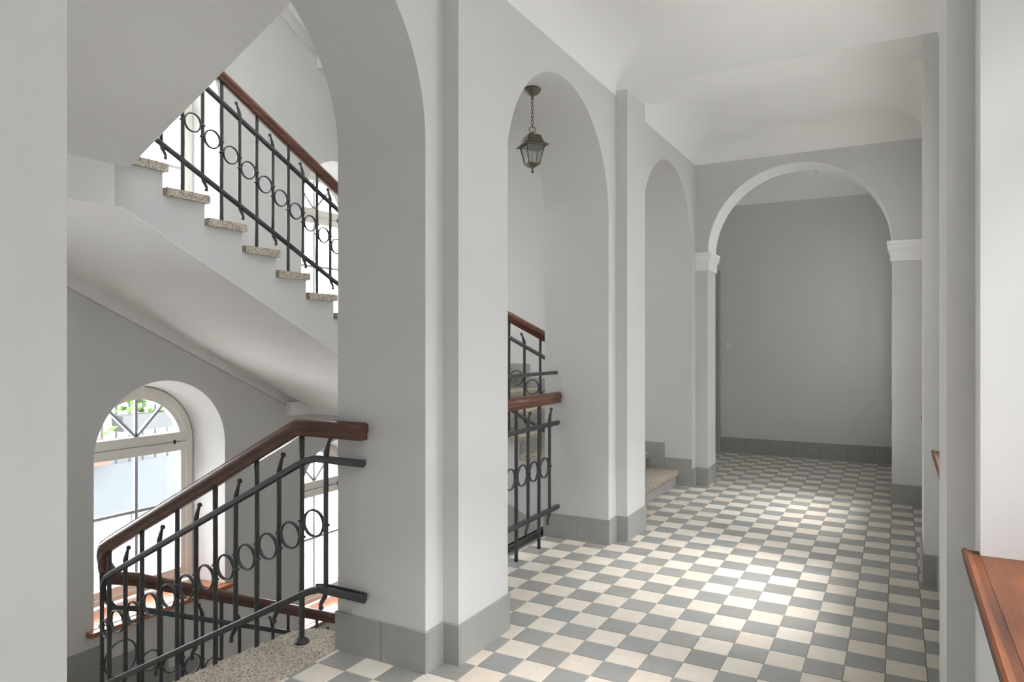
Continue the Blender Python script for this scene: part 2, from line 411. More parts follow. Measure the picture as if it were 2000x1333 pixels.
# ------------------------------------------------------------------ ceiling: coved panels and beams
def coved(name, x0, x1, y0, y1, walls, parent=None, z0=CORN, z0b=3.285, z1=3.465, m=0.34):
    N = 40
    def ts(n, L):
        r = [m * (1 - math.cos(PI / 2 * i / 9)) for i in range(10)]
        return r + [m + (L - 2 * m) * i / 6 for i in range(1, 6)] + [L - q for q in reversed(r)]
    X = [x0 + t for t in ts(N, x1 - x0)]; Y = [y0 + t for t in ts(N, y1 - y0)]
    V = []; F = []
    for y in Y:
        for x in X:
            dx = min(x - x0, x1 - x); d0, d1 = y - y0, y1 - y; dy = min(d0, d1)
            beam = (d0 <= d1 and 'near' not in walls) or (d1 < d0 and 'far' not in walls)
            d = min(dx, dy); t = min(1, d / m); h = math.sqrt(max(0, 1 - (1 - t) ** 2))
            k = dx / (dx + dy) if dx + dy > 1e-6 else 0
            zb = z0 + (z0b - z0) * (k if beam else 0)
            V.append((x, y, zb + (z1 - zb) * h))
    nx = len(X)
    for j in range(len(Y) - 1):
        for i in range(nx - 1):
            F.append((j * nx + i, j * nx + i + 1, (j + 1) * nx + i + 1, (j + 1) * nx + i))
    o = len(V)
    b = MB(); b.add(V, F, True)
    return b.obj(name, M_CEIL, parent)
b = MB(); b.box((XB - 0.3, -2.7, 3.475), (XR + 0.5, 9.6, 3.69)); b.box((-3.0, YE2 - 0.3, 3.475), (XB - 0.3, 9.6, 3.69))
ceiling = b.obj('ceiling', M_CEIL, None, kind='structure')
b = MB()
for y0, y1 in [(-2.6, -1.7)] + PIL:
    MB().box((XW, y0 - 0.001, 3.284), (XR, y1 + 0.001, 3.475)).obj('beam', M_CEIL, ceiling)
coved('coved_panel', XW, XR, -1.70, PIL[0][0], (), ceiling)
coved('coved_panel', XW, XR, PIL[0][1], PIL[1][0], (), ceiling)
coved('coved_panel', XW, XR, PIL[1][1], PIL[2][0], (), ceiling)
coved('coved_panel', XW, XR, PIL[2][1], YE, ('far',), ceiling)
coved('coved_panel', -2.8, XR, YE2, YF, ('near', 'far'), ceiling, z0=3.235)

# ------------------------------------------------------------------ skirting tiles
def skirt(root, p, q, nrm, z0=0.0, h=0.18, step=0.285, off=0.0):
    """A run of skirting tiles on the wall line p-q, facing nrm."""
    (x0, y0), (x1, y1) = p, q
    L = math.hypot(x1 - x0, y1 - y0); ux, uy = (x1 - x0) / L, (y1 - y0) / L
    cuts = [0.0]; t = off if off > 0.03 else step
    while t < L - 0.03: cuts.append(t); t += step
    cuts.append(L)
    th = 0.011
    for a, c in zip(cuts[:-1], cuts[1:]):
        key = ('s', round(c - a, 3), round(ux, 3), round(uy, 3), nrm, round(h, 3))
        if key not in share:
            g = 0.0012; e = 0.002; mb = MB()
            def P(s, d, z): return (ux * s + nrm[0] * d, uy * s + nrm[1] * d, z)
            l = c - a
            mb.loft([[P(g, 0.0, 0), P(l - g, 0.0, 0), P(l - g, 0.0, h), P(g, 0.0, h)], [P(g, th - e, 0), P(l - g, th - e, 0), P(l - g, th - e, h), P(g, th - e, h)],
                     [P(g + e, th, 0), P(l - g - e, th, 0), P(l - g - e, th, h - e), P(g + e, th, h - e)]])
            share[key] = mb.mesh('skirting_tile', M_SKIRT)
        link('tile', share[key], root, loc=(x0 + ux * a, y0 + uy * a, z0))
def backing(name, segs):
    b = MB()
    for (x0, y0, x1, y1, z0, z1) in segs: b.box((min(x0, x1) , min(y0, y1), z0), (max(x0, x1), max(y0, y1), z1))
    return b.obj(name, M_GROUT, None, kind='structure')
G = 0.004
bl = backing('baseboard_left', [(XW, a, XW + G, c, 0.0, 0.176) for a, c in ((2.487, 2.62), (3.07, 3.203), (4.69, 4.84), (5.25, 5.40), (7.0, 7.12), (0.83, 0.985))])
for (ya, yb), (p0, p1) in (((2.487, 3.203), PIL[1]), ((4.69, 5.40), PIL[2])):
    skirt(bl, (XB - 0.011, ya), (XW + 0.011, ya), (0, -1), off=0.275)
    skirt(bl, (XW, ya), (XW, p0), (1, 0)); skirt(bl, (XW, p0), (XP + 0.011, p0), (0, -1)); skirt(bl, (XP, p0), (XP, p1), (1, 0), step=0.47)
    skirt(bl, (XP + 0.011, p1), (XW, p1), (0, 1)); skirt(bl, (XW, p1), (XW, yb), (1, 0)); skirt(bl, (XW + 0.011, yb), (XB - 0.011, yb), (0, 1))
skirt(bl, (XW, 0.30), (XW, 0.37), (1, 0)); skirt(bl, (XP, PIL[0][0]), (XP, PIL[0][1]), (1, 0)); skirt(bl, (XW, PIL[0][1]), (XW, 0.985), (1, 0)); skirt(bl, (XP + 0.011, PIL[0][1]), (XW, PIL[0][1]), (0, 1))
skirt(bl, (XW, 7.0), (XW, YE), (1, 0))
be = backing('baseboard_end', [(XW, YE - G, -1.69, YE, 0, 0.176), (-0.045, YE - G, XR, YE, 0, 0.176)])
skirt(be, (XW, YE), (AX - AH + 0.011, YE), (0, -1)); skirt(be, (AX - AH, YE), (AX - AH, YE2), (1, 0))
skirt(be, (AX + AH - 0.011, YE), (XR, YE), (0, -1), step=0.32); skirt(be, (AX + AH, YE), (AX + AH, YE2), (-1, 0))
br = backing('baseboard_right', [(XR - G, -1.0, XR, 0.38, 0, 0.176), (XR - G, 0.82, XR, 2.61, 0, 0.176), (XR - G, 3.07, XR, 4.83, 0, 0.176), (XR - G, 5.25, XR, YE, 0, 0.176)])
for i, (p0, p1) in enumerate(PIL):
    skirt(br, (XRP - 0.011, p0), (XR, p0), (0, -1)); skirt(br, (XRP, p0), (XRP, p1), (-1, 0), step=0.25); skirt(br, (XRP - 0.011, p1), (XR, p1), (0, 1))
for a, c in ((0.83, 2.62), (3.07, 4.84), (5.25, YE)): skirt(br, (XR, a), (XR, c), (-1, 0), step=0.30)
bf = backing('baseboard_far', [(-2.05, YF - G, XR, YF, 0, 0.196)])
skirt(bf, (-2.05, YF), (XR, YF), (0, -1), h=0.20, step=0.30)

# ------------------------------------------------------------------ stairwell shell
WZ = 3.30
W0, W1, W2 = 1.775, 4.011, 6.276  # first column is unseen, added to light the landings
HS, SP = -0.92, 0.46                    # sill and springing of the middle lower window
D0 = 0.72; D2 = -0.80                              # the second one sits lower
b = MB()
hole_strips(b, (YN - 0.5, YS + 0.457), -3.8, 6.9, {W0: [(0.60, 0.575, HS + D0, SP + D0), (0.60, 0.575, HS + D0 + WZ, SP + D0 + WZ)], W1: [(0.64, 0.575, HS, SP), (0.575, 0.575, HS + WZ, SP + WZ)], W2: [(0.64, 0.575, HS + D2, SP + D2), (0.62, 0.575, HS + D2 + WZ, SP + D2 + WZ)]},
            lambda y, z: (XO, y, z), lambda y, z: (XO - 0.41, y, z))
hole_strips(b, (YN - 0.5, YS + 0.457), -3.8, 6.9, {W0: [(0.575, 0.575, HS + D0, SP + D0), (0.575, 0.575, HS + D0 + WZ, SP + D0 + WZ)], W1: [(0.575, 0.575, HS, SP), (0.575, 0.575, HS + WZ, SP + WZ)], W2: [(0.575, 0.575, HS + D2, SP + D2), (0.575, 0.575, HS + D2 + WZ, SP + D2 + WZ)]},
            lambda y, z: (XO - 0.41, y, z), lambda y, z: (XO2, y, z))
b.obj('wall_outer', M_WALL, None, kind='structure')
MB().box((XO2, YS, -3.8), (XB, YE2, 6.9)).obj('wall_stair_end', M_WALL, None, kind='structure')
MB().box((XO2, YN - 0.5, -3.8), (XB, YN, 6.9)).obj('wall_stair_near', M_WALL, None, kind='structure')
SKL = (-4.6, 2.0, -2.45, 5.8)               # unseen roof light over the well, added for more daylight
ce2 = MB().box((XO2, YN - 0.5, 6.9), (SKL[0], YE2, 7.1)).box((SKL[2], YN - 0.5, 6.9), (XW, YE2, 7.1)).box((SKL[0], YN - 0.5, 6.9), (SKL[2], SKL[1], 7.1)).box((SKL[0], SKL[3], 6.9), (SKL[2], YE2, 7.1)).obj('ceiling_2', M_CEIL, None, kind='structure')
sk = MB().box((SKL[0], 3.57, 7.0), (SKL[2], 3.62, 7.1)).box((SKL[0], 4.38, 7.0), (SKL[2], 4.43, 7.1)).box((-3.48, SKL[1], 7.0), (-3.42, SKL[3], 7.1)).obj('window_11', M_FRAME, None, kind='structure')
MB().box((SKL[0], SKL[1], 7.085), (SKL[2], SKL[3], 7.09)).obj('pane', M_OPAL, sk)
MB().box((XO2, YN - 0.5, -4.0), (XW, YE2, -3.8)).obj('floor_2', M_STONE, None, kind='structure')
MB().box((XB - 0.055, 3.20, -0.20), (XB - 0.035, 4.80, 0.045)).box((XB - 0.055, 3.20, 0.030), (XB - 0.020, 4.80, 0.045)).obj('trim_3', M_DARK, None, kind='structure')

# ------------------------------------------------------------------ stairs
RUN = 0.31; XT, YT = -4.11, 2.64          # tread ends along the well
TH = 0.055
def slab_tread(parent, mapper, length, depth, z):
    """One stone tread with a rounded nose. mapper(s, w, z): s = 0 at the nosing, growing towards the back; w across."""
    nose = [(0.006, z - TH), (0.0, z - TH + 0.008), (0.0, z - 0.012), (0.003, z - 0.004), (0.012, z), (depth, z), (depth, z - TH)]
    b = MB(); b.loft([[mapper(s, w0, zz) for s, zz in nose] for w0 in (0.0, length)])
    return b.obj('tread', M_STONE, parent)

def flight_outer(dz, label, dy=0.0):
    """The flight along the outer wall, rising towards the camera, with its two landings."""
    t = thing('stair_flight', label, 'stairs')
    zA = 2.745 + dz; y0 = 2.564; r = 0.15
    xs = XT - 0.02
    # sloping body under the treads
    prof = [(y0 - 0.03, zA - TH)]
    for k in range(10):
        yk = y0 + RUN * k - 0.03
        prof += [(yk, zA - r * k - TH), (yk, zA - r * (k + 1) - TH)]
    yB = 5.70
    prof += [(yB, zA - r * 10 - TH)]
    sof = lambda y: 2.267 + dz - 0.490 * (y - 2.58)
    prof += [(yB, sof(yB)), (2.58, sof(2.58)), (2.532, sof(2.58))]
    prof[0] = (2.532, zA - TH)
    b = MB(); b.prism(prof, lambda y, z: (xs, y, z), lambda y, z: (XO, y, z)); b.obj('soffit_slab', M_WALL, t)
    e = 0.004
    b = MB(); b.prism([(yB, sof(yB)), (2.58, sof(2.58)), (YN, sof(2.58)), (YN, sof(2.58) - e), (2.58, sof(2.58) - e), (yB, sof(yB) - e)], lambda y, z: (xs, y, z), lambda y, z: (XO, y, z)); b.obj('soffit', M_CEIL, t)
    # cove where the soffit meets the outer wall
    b = MB(); rings = []
    for y, zz in ((2.58, sof(2.58)), (yB, sof(yB))):
        rings.append([(XO + 0.10 * (1 - math.cos(PI / 2 * i / 8)) , y, zz - 0.002 - 0.10 * (1 - math.sin(PI / 2 * i / 8))) for i in range(9)] + [(XO, y, zz + 0.003)])
    b.loft(rings, smooth=True); b.obj('cove', M_CEIL, t)
    for k in range(1, 10):
        yk = y0 + RUN * k
        slab_tread(t, lambda s, w, z, yk=yk: (XT - w, yk - s, z), -XO + XT, RUN + 0.01, zA - r * k)
    # upper landing with its deep edge, lower landing with its beam
    b = MB(); b.box((XO, YN, zA - TH), (XT, y0, zA)); b.obj('landing', M_STONE, t)
    b = MB(); b.box((XO, YN, sof(2.58)), (xs, 2.531, zA - TH)); b.obj('landing_slab', M_CEIL, t)
    zC = zA - 10 * r
    b = MB(); b.box((XO, yB - 0.28, zC - TH), (XT, YS - dy, zC)); b.obj('landing', M_STONE, t)
    b = MB(); b.box((XO, yB, 0.655 + dz), (xs, YS - dy, zC - TH)); b.box((XO, yB - 0.26, 0.655 + dz), (XO + 0.07, yB, sof(yB) + 0.06)); b.obj('landing_slab', M_CEIL, t)
    t.location = (0, dy, 0)
    return t
flight_outer(0.0, 'upper stair flight along the outer wall with speckled stone treads and grey soffit')
flight_outer(-3.69, 'lower stair flight below the arched window, mostly hidden behind the iron railing')
flight_outer(3.915, 'highest stair flight, only a strip of its pale soffit above the brown handrail', 0.45)

def flight_near(dz, label, slab):
    """The flight in the first bay rising towards the corridor; its soffit, six risers, stone treads."""
    t = thing('stair_flight', label, 'stairs')
    z6 = 3.69 + dz; r = 0.1575
    yw = YT - 0.02
    prof = []
    for j in range(6, 0, -1):                       # from the landing up
        xk = -2.668 - RUN * (j - 1) + 0.03
        prof += [(xk - 0.0, z6 - r * j - TH), (xk, z6 - r * (j - 1) - TH)]
    prof += [(XB - 0.001, z6 - TH)]
    sof = lambda x: 2.466 + dz + 0.502 * (x + 4.24)
    xl = XT - 0.02
    prof += [(XB - 0.001, sof(XB)), (xl, sof(xl)), (xl, z6 - r * 6 - TH)]
    b = MB(); b.prism(prof, lambda x, z: (x, YN, z), lambda x, z: (x, yw, z)); b.obj('soffit_slab', M_WALL, t)
    b = MB(); b.prism([(XB - 0.001, sof(XB)), (xl, sof(xl)), (xl, sof(xl) - 0.004), (XB - 0.001, sof(XB) - 0.004)], lambda x, z: (x, YN, z), lambda x, z: (x, yw, z)); b.obj('soffit', M_CEIL, t)
    for j in range(1, 6):
        xk = -2.668 - RUN * j
        slab_tread(t, lambda s, w, z, xk=xk: (xk + s, YT - w, z), YT - YN, RUN + 0.01, z6 - r * j)
    # top slab with a rounded corner at the well
    P = [(XB, YN), (-2.668, YN)] + [(-2.668 + 0.16 * (1 - math.cos(a)), YT - 0.16 * (1 - math.sin(a))) for a in [PI / 2 * i / 10 for i in range(11)]] + [(XB, YT)]
    b = MB(); e = 0.01
    b.loft([[(x, y, z6 - TH) for x, y in P], [(x, y, z6 - e) for x, y in P], [(min(XB, x + e), min(y, YT) - (e if y > 2 else -e * 0), z6) for x, y in P]])
    b.obj('tread', M_STONE, t)
    return t
flight_near(-3.69, 'stair flight going down through the near arch from a rounded speckled stone top step', True)
flight_near(0.0, 'stair flight overhead whose grey sloping soffit cuts across the top of the near arch', True)

def flight_far(dz, label):
    """The flight in the third bay rising from the corridor towards the outer wall."""
    t = thing('stair_flight', label, 'stairs'); r = 0.156; x0 = -1.94; yw = 5.38
    prof = []
    for k in range(8):
        xk = x0 - RUN * k - 0.03
        prof += [(xk, dz + r * k - (0 if k == 0 else TH)), (xk, dz + r * (k + 1) - TH)]
    sof = lambda x: dz - 0.32 - 0.503 * (x - XB)
    prof += [(XT - 0.06, dz + r * 8 - TH), (XT - 0.06, sof(XT - 0.06)), (XB - 0.002, sof(XB)), (XB - 0.002, dz)]
    b = MB(); prof0 = prof
    b.prism(prof0, lambda x, z: (x, 5.405, z), lambda x, z: (x, YS, z))
    b.obj('soffit_slab', M_WALL, t)
    P = [(x, z) for x, z in prof if x <= XB - 0.001]
    P = [(XB - 0.002, dz + r * 1 - TH)] + [p for p in P if p[1] > dz + r - TH - 0.001 or p[1] < dz + r * 8 and p[0] > -9][0:]
    b = MB(); q = []
    for k in range(1, 8):
        xk = x0 - RUN * k - 0.03
        if k == 1: q += [(XB - 0.002, dz + r * 2 - TH)]
        else: q += [(xk, dz + r * k - TH), (xk, dz + r * (k + 1) - TH)]
    q += [(XT - 0.06, dz + r * 8 - TH), (XT - 0.06, sof(XT - 0.06)), (XB - 0.002, sof(XB))]
    b.prism(q, lambda x, z: (x, yw, z), lambda x, z: (x, 5.405, z)); b.obj('string', M_WALL, t)
    for k in range(0, 8):
        xk = x0 - RUN * k - 0.03; yr = 5.405 if k < 2 else yw
        MB().box((xk, yr + 0.001, dz + r * k + 0.001), (xk + 0.004, YS - 0.012, dz + r * (k + 1) - TH - 0.001)).obj('riser', M_RISER, t)
    for k in range(0, 7):
        xk = x0 - RUN * k; ya = 5.405 if xk - RUN > XB - 0.35 and k < 1 else (5.405 if k == 0 else yw - 0.02)
        if k == 1: ya = 5.405
        slab_tread(t, lambda s, w, z, xk=xk, ya=ya: (xk - s, ya + w, z), YS - ya, RUN + 0.01, dz + r * (k + 1))
    return t
flight_far(0.0, 'stair flight going up through the far left arch from a worn stone step')
flight_far(3.69, 'stair flight of the floor above, its sloping underside just seen behind the lantern')

# stepped skirting along the stairs
bs = backing('baseboard_stair', [(XO, 2.2, XO + G, 2.80, -0.945, -0.77)])
skirt(bs, (XO, 1.4), (XO, 2.80), (1, 0), z0=-0.945)
for k in range(1, 10): skirt(bs, (XO, 2.49 + RUN * k), (XO, 2.80 + RUN * k), (1, 0), z0=-0.945 - 0.15 * k - 0.16, h=0.34, step=0.5)
skirt(bs, (XW, YS), (-2.085, YS), (0, -1), z0=0.0, h=0.275, step=0.5)
for k in range(1, 8): skirt(bs, (-2.085 - RUN * (k - 1), YS), (-2.085 - RUN * k, YS), (0, -1), z0=0.156 * k, h=0.27, step=0.5)

# ------------------------------------------------------------------ iron railings with wooden handrails
RAIL = [(-0.023, -0.040), (0.023, -0.040), (0.026, -0.030), (0.024, -0.012), (0.031, -0.006), (0.034, 0.008), (0.033, 0.020), (0.027, 0.032), (0.014, 0.039), (0.0, 0.041)]
RAIL = RAIL + [(-a, c) for a, c in reversed(RAIL[2:-1])]
BAR = [(-0.015, -0.010), (-0.006, -0.010), (-0.006, -0.018), (0.006, -0.018), (0.006, -0.010), (0.015, -0.010), (0.015, 0.010), (0.011, 0.015), (-0.011, 0.015), (-0.015, 0.010)]
def upright(parent, x, y, z0, z1, d, long, foot=False):
    """A forged bar; short ones end in curled tips with a ball, leaning along d (the run's direction, uphill)."""
    b = MB(); dx, dy = d
    if long:
        w = 0.0127
        zs = [z0 + (z1 - z0) * i / 12 for i in range(13)]
        b.tube([(x + random.uniform(-1, 1) * 0.0012 * dx, y + random.uniform(-1, 1) * 0.0012 * dy, z) for z in zs], [w * random.uniform(0.94, 1.06) for _ in zs], 8)
        if foot: b.lathe((x, y, z0), [(0.036, 0), (0.036, 0.008), (0.026, 0.018), (0.015, 0.028)], 10)
    else:
        P = []; R = []
        for o, zz, r in ((0.030, -0.085, 0.007), (0.034, -0.075, 0.0095), (0.024, -0.055, 0.011), (0.006, -0.030, 0.0122), (0.0, 0.0, 0.0122)): P.append((x - o * dx, y - o * dy, z0 + zz)); R.append(r)
        P.append((x, y, (z0 + z1) / 2)); R.append(0.012)
        for o, zz, r in ((0.0, 0.0, 0.0125), (0.001, 0.030, 0.0145), (0.010, 0.060, 0.0115), (0.022, 0.090, 0.008), (0.028, 0.102, 0.008)): P.append((x + o * dx, y + o * dy, z1 + zz)); R.append(r)
        b.tube(P, R, 8)
        b.ball((x + 0.030 * dx, y + 0.030 * dy, z1 + 0.106), 0.0135, 8, 6); b.ball((x - 0.031 * dx, y - 0.031 * dy, z0 - 0.088), 0.0125, 8, 6)
    return b.obj('baluster', M_IRON, parent)
def ringpart(parent, p, q, z):
    """A forged ring between the uprights at p and q with a collar on each."""
    b = MB(); c = ((p[0] + q[0]) / 2, (p[1] + q[1]) / 2, z); L = math.hypot(q[0] - p[0], q[1] - p[1])
    ax = ((q[1] - p[1]) / L, -(q[0] - p[0]) / L, 0)
    b.ring(c, ax, L / 2 - 0.015, 0.0055, 28, 6, 0.010)
    for u in (p, q): b.ring((u[0], u[1], z), (0, 0, 1), 0.0142, 0.006, 10, 6)
    return b.obj('ring', M_IRON, parent)
def bar(parent, pts, name='rail_bar'): return MB().sweep(pts, BAR).obj(name, M_IRON, parent)

# --- railing of the descending flight
YR, XRL = 2.455, -4.205
t = thing('stair_railing', 'forged iron railing with dark brown wooden handrail going down from the near pier', 'railing')
nz = lambda x: -0.508 * (-2.668 - x)                   # nosing line, first flight
ny = lambda y: -0.945 - 0.484 * (y - 2.564)            # nosing line, flight along the outer wall
def railpath(o, xb, ztop, xs):
    P = [(xs, YR, ztop), (xb + 0.02, YR, ztop)]
    P += [(xb - 0.05, YR, nz(xb - 0.05) + o)] if o < 0.95 else [(xb - 0.01, YR, nz(xb - 0.01) + o)]
    P += [(-3.2, YR, nz(-3.2) + o), (-4.02, YR, nz(-4.02) + o)]
    a, c = nz(-4.02) + o, ny(2.70) + o
    R = 0.115; cx, cy = XRL + R, YR + R
    for i in range(0, 13):
        th = PI / 2 * i / 12; f = (i + 1) / 14
        P.append((cx - R * math.sin(th), cy - R * math.cos(th), a + (c - a) * (0.06 + 0.86 * f)))
    P += [(XRL, 2.70, c), (XRL, 3.9, ny(3.9) + o), (XRL, 5.3, ny(5.3) + o)]
    return P
b = MB(); b.sweep(railpath(0.968, -2.545, 1.038, -2.125), RAIL, True); b.obj('handrail', M_RAILX, t)
bar(t, railpath(0.785, -2.44, 0.893, -2.125))
LB = railpath(0.152, -2.42, 0.277, -2.118); bar(t, LB)
hp = [(-2.43, YR + 0.012, 0.280), (-2.38, YR + 0.029, 0.284), (-2.17, YR + 0.029, 0.284), (-2.135, YR + 0.024, 0.282), (-2.118, YR + 0.006, 0.28)]
b = MB(); b.sweep(hp, [(-0.006, -0.011), (0.006, -0.011), (0.006, 0.011), (-0.006, 0.011)]); b.obj('bar_loop', M_IRON, t)
ups = []
for k in range(6): ups.append((-2.51 - RUN * k, True)); ups.append((-2.355 - RUN * k, False))
ups.append((-4.185, False)); ups.sort(key=lambda u: -u[0])
for i, (x, lg) in enumerate(ups):
    flat = x > -2.44; yy = YR if x > -4.1 else YR + 0.03
    if lg:
        step = round((-2.51 - x) / RUN)
        upright(t, x, yy, -0.1575 * step, (1.0 if x > -2.55 else nz(x) + 0.935), (1, 0), True, step == 0)
    else: upright(t, x, yy, 0.277 if flat else nz(x) + 0.152, 0.893 if flat else nz(x) + 0.785, (1, 0), False)
for i in range(len(ups) - 1):
    x, x2 = ups[i][0], ups[i + 1][0]
    ringpart(t, (x, YR if x > -4.1 else YR + 0.03), (x2, YR if x2 > -4.1 else YR + 0.03), 0.584 - 0.0765 * i)
upl = []
for k in range(1, 9): upl.append((2.564 + RUN * k - 0.145, True)); upl.append((2.564 + RUN * k + 0.01, False))
for y, lg in upl:
    if lg:
        k = round((y - 2.564 + 0.145) / RUN); upright(t, XRL, y, -0.945 - 0.15 * k, ny(y) + 0.935, (0, -1), True)
    else: upright(t, XRL, y, ny(y) + 0.152, ny(y) + 0.785, (0, -1), False)
for (y, _), (y2, _) in zip(upl[:-1], upl[1:]): ringpart(t, (XRL, y), (XRL, y2), ny((y + y2) / 2) + 0.465)
ringpart(t, (-4.185, YR + 0.03), (XRL, upl[0][0]), ny(2.62) + 0.47)

# --- railing of the ascending flights
t = thing('stair_railing', 'forged iron railing with reddish handrail on the upper flight of stone steps', 'railing')
YC = 5.44
nc = lambda x: 0.156 + 0.503 * (-1.94 - x)
nu = lambda y: 2.745 - 0.484 * (y - 2.564)
def uppath(o):
    P = [(-2.28, YC, nc(-2.28) + o), (-3.2, YC, nc(-3.2) + o), (-4.02, YC, nc(-4.02) + o)]
    a, c = nc(-4.02) + o, nu(5.20) + o; R = 0.115; cx, cy = XRL + R, YC - R
    for i in range(13):
        th = PI / 2 * i / 12; P.append((cx - R * math.sin(th), cy + R * math.cos(th), a + (c - a) * (0.06 + 0.86 * (i + 1) / 14)))
    P += [(XRL, 5.20, c), (XRL, 4.0, nu(4.0) + o), (XRL, 2.72, nu(2.72) + o)]
    # quarter turn at the landing, on to the overhead flight
    n3 = lambda x: 2.745 + 0.508 * (x + 4.218)
    a, c = nu(2.72) + o, n3(-4.0) + o; cx, cy = XRL + R, 2.46 + R
    for i in range(13):
        th = PI / 2 * i / 12; P.append((cx - R * math.cos(th), cy - R * math.sin(th), a + (c - a) * (0.06 + 0.86 * (i + 1) / 14)))
    return P + [(-4.0, 2.46, c), (-2.4, 2.46, n3(-2.4) + o)]
b = MB(); b.sweep(uppath(0.968), RAIL, True); b.obj('handrail', M_RAILY, t)
bar(t, uppath(0.785)); bar(t, uppath(0.152))
for k in range(1, 10):
    y = 2.564 + RUN * k - 0.145; upright(t, XRL, y, 2.745 - 0.15 * k, nu(y) + 0.935, (0, -1), True)
    y2 = y + 0.155; upright(t, XRL, y2, nu(y2) + 0.152, nu(y2) + 0.785, (0, -1), False)
    ringpart(t, (XRL, y), (XRL, y2), nu((y + y2) / 2) + 0.465)
    if k < 9: ringpart(t, (XRL, y2), (XRL, y + RUN), nu(y2 + 0.0775) + 0.465)
for k in range(1, 7):
    x = -1.94 - RUN * k - 0.165; xs = x + 0.155
    upright(t, x, YC, 0.156 * (k + 1), nc(x) + 0.935, (-1, 0), True); upright(t, xs, YC, nc(xs) + 0.152, nc(xs) + 0.785, (-1, 0), False)
    ringpart(t, (x, YC), (xs, YC), nc((x + xs) / 2) + 0.465)
    if k < 6: ringpart(t, (x, YC), (x - 0.155, YC), nc(x - 0.0775) + 0.465)

# --- guard across the middle arch
t = thing('guard_railing', 'iron balustrade with brown wooden rail closing the middle arch above the tiled floor', 'railing')
XG = -2.203
b = MB(); b.sweep([(XG, 3.19, 1.040), (XG, 4.45, 1.040), (XG, 4.70, 1.040)], RAIL, True); b.obj('handrail', M_RAILY, t)
bar(t, [(XG, 3.19, 0.853), (XG, 4.70, 0.853)]); bar(t, [(XG, 3.19, 0.232), (XG, 4.70, 0.232)])
gu = []
for k in range(4): gu.append((4.379 - 0.333 * k, True)); gu.append((4.548 - 0.333 * k, False))
gu.sort()
for y, lg in gu: upright(t, XG, y, 0.0 if lg else 0.232, 1.0 if lg else 0.853, (0, 1), lg)
for (y, _), (y2, _) in zip(gu[:-1], gu[1:]): ringpart(t, (XG, y), (XG, y2), 0.553)
b = MB(); b.sweep([(XG - 0.012, 3.19, 1.222), (XG - 0.012, 4.70, 1.222)], [(-0.009, -0.012), (0.009, -0.012), (0.009, 0.012), (-0.009, 0.012)])
b.obj('safety_bar', M_IRON, None, label='thin iron bar across the middle arch above the brown guard rail', cat='bar')

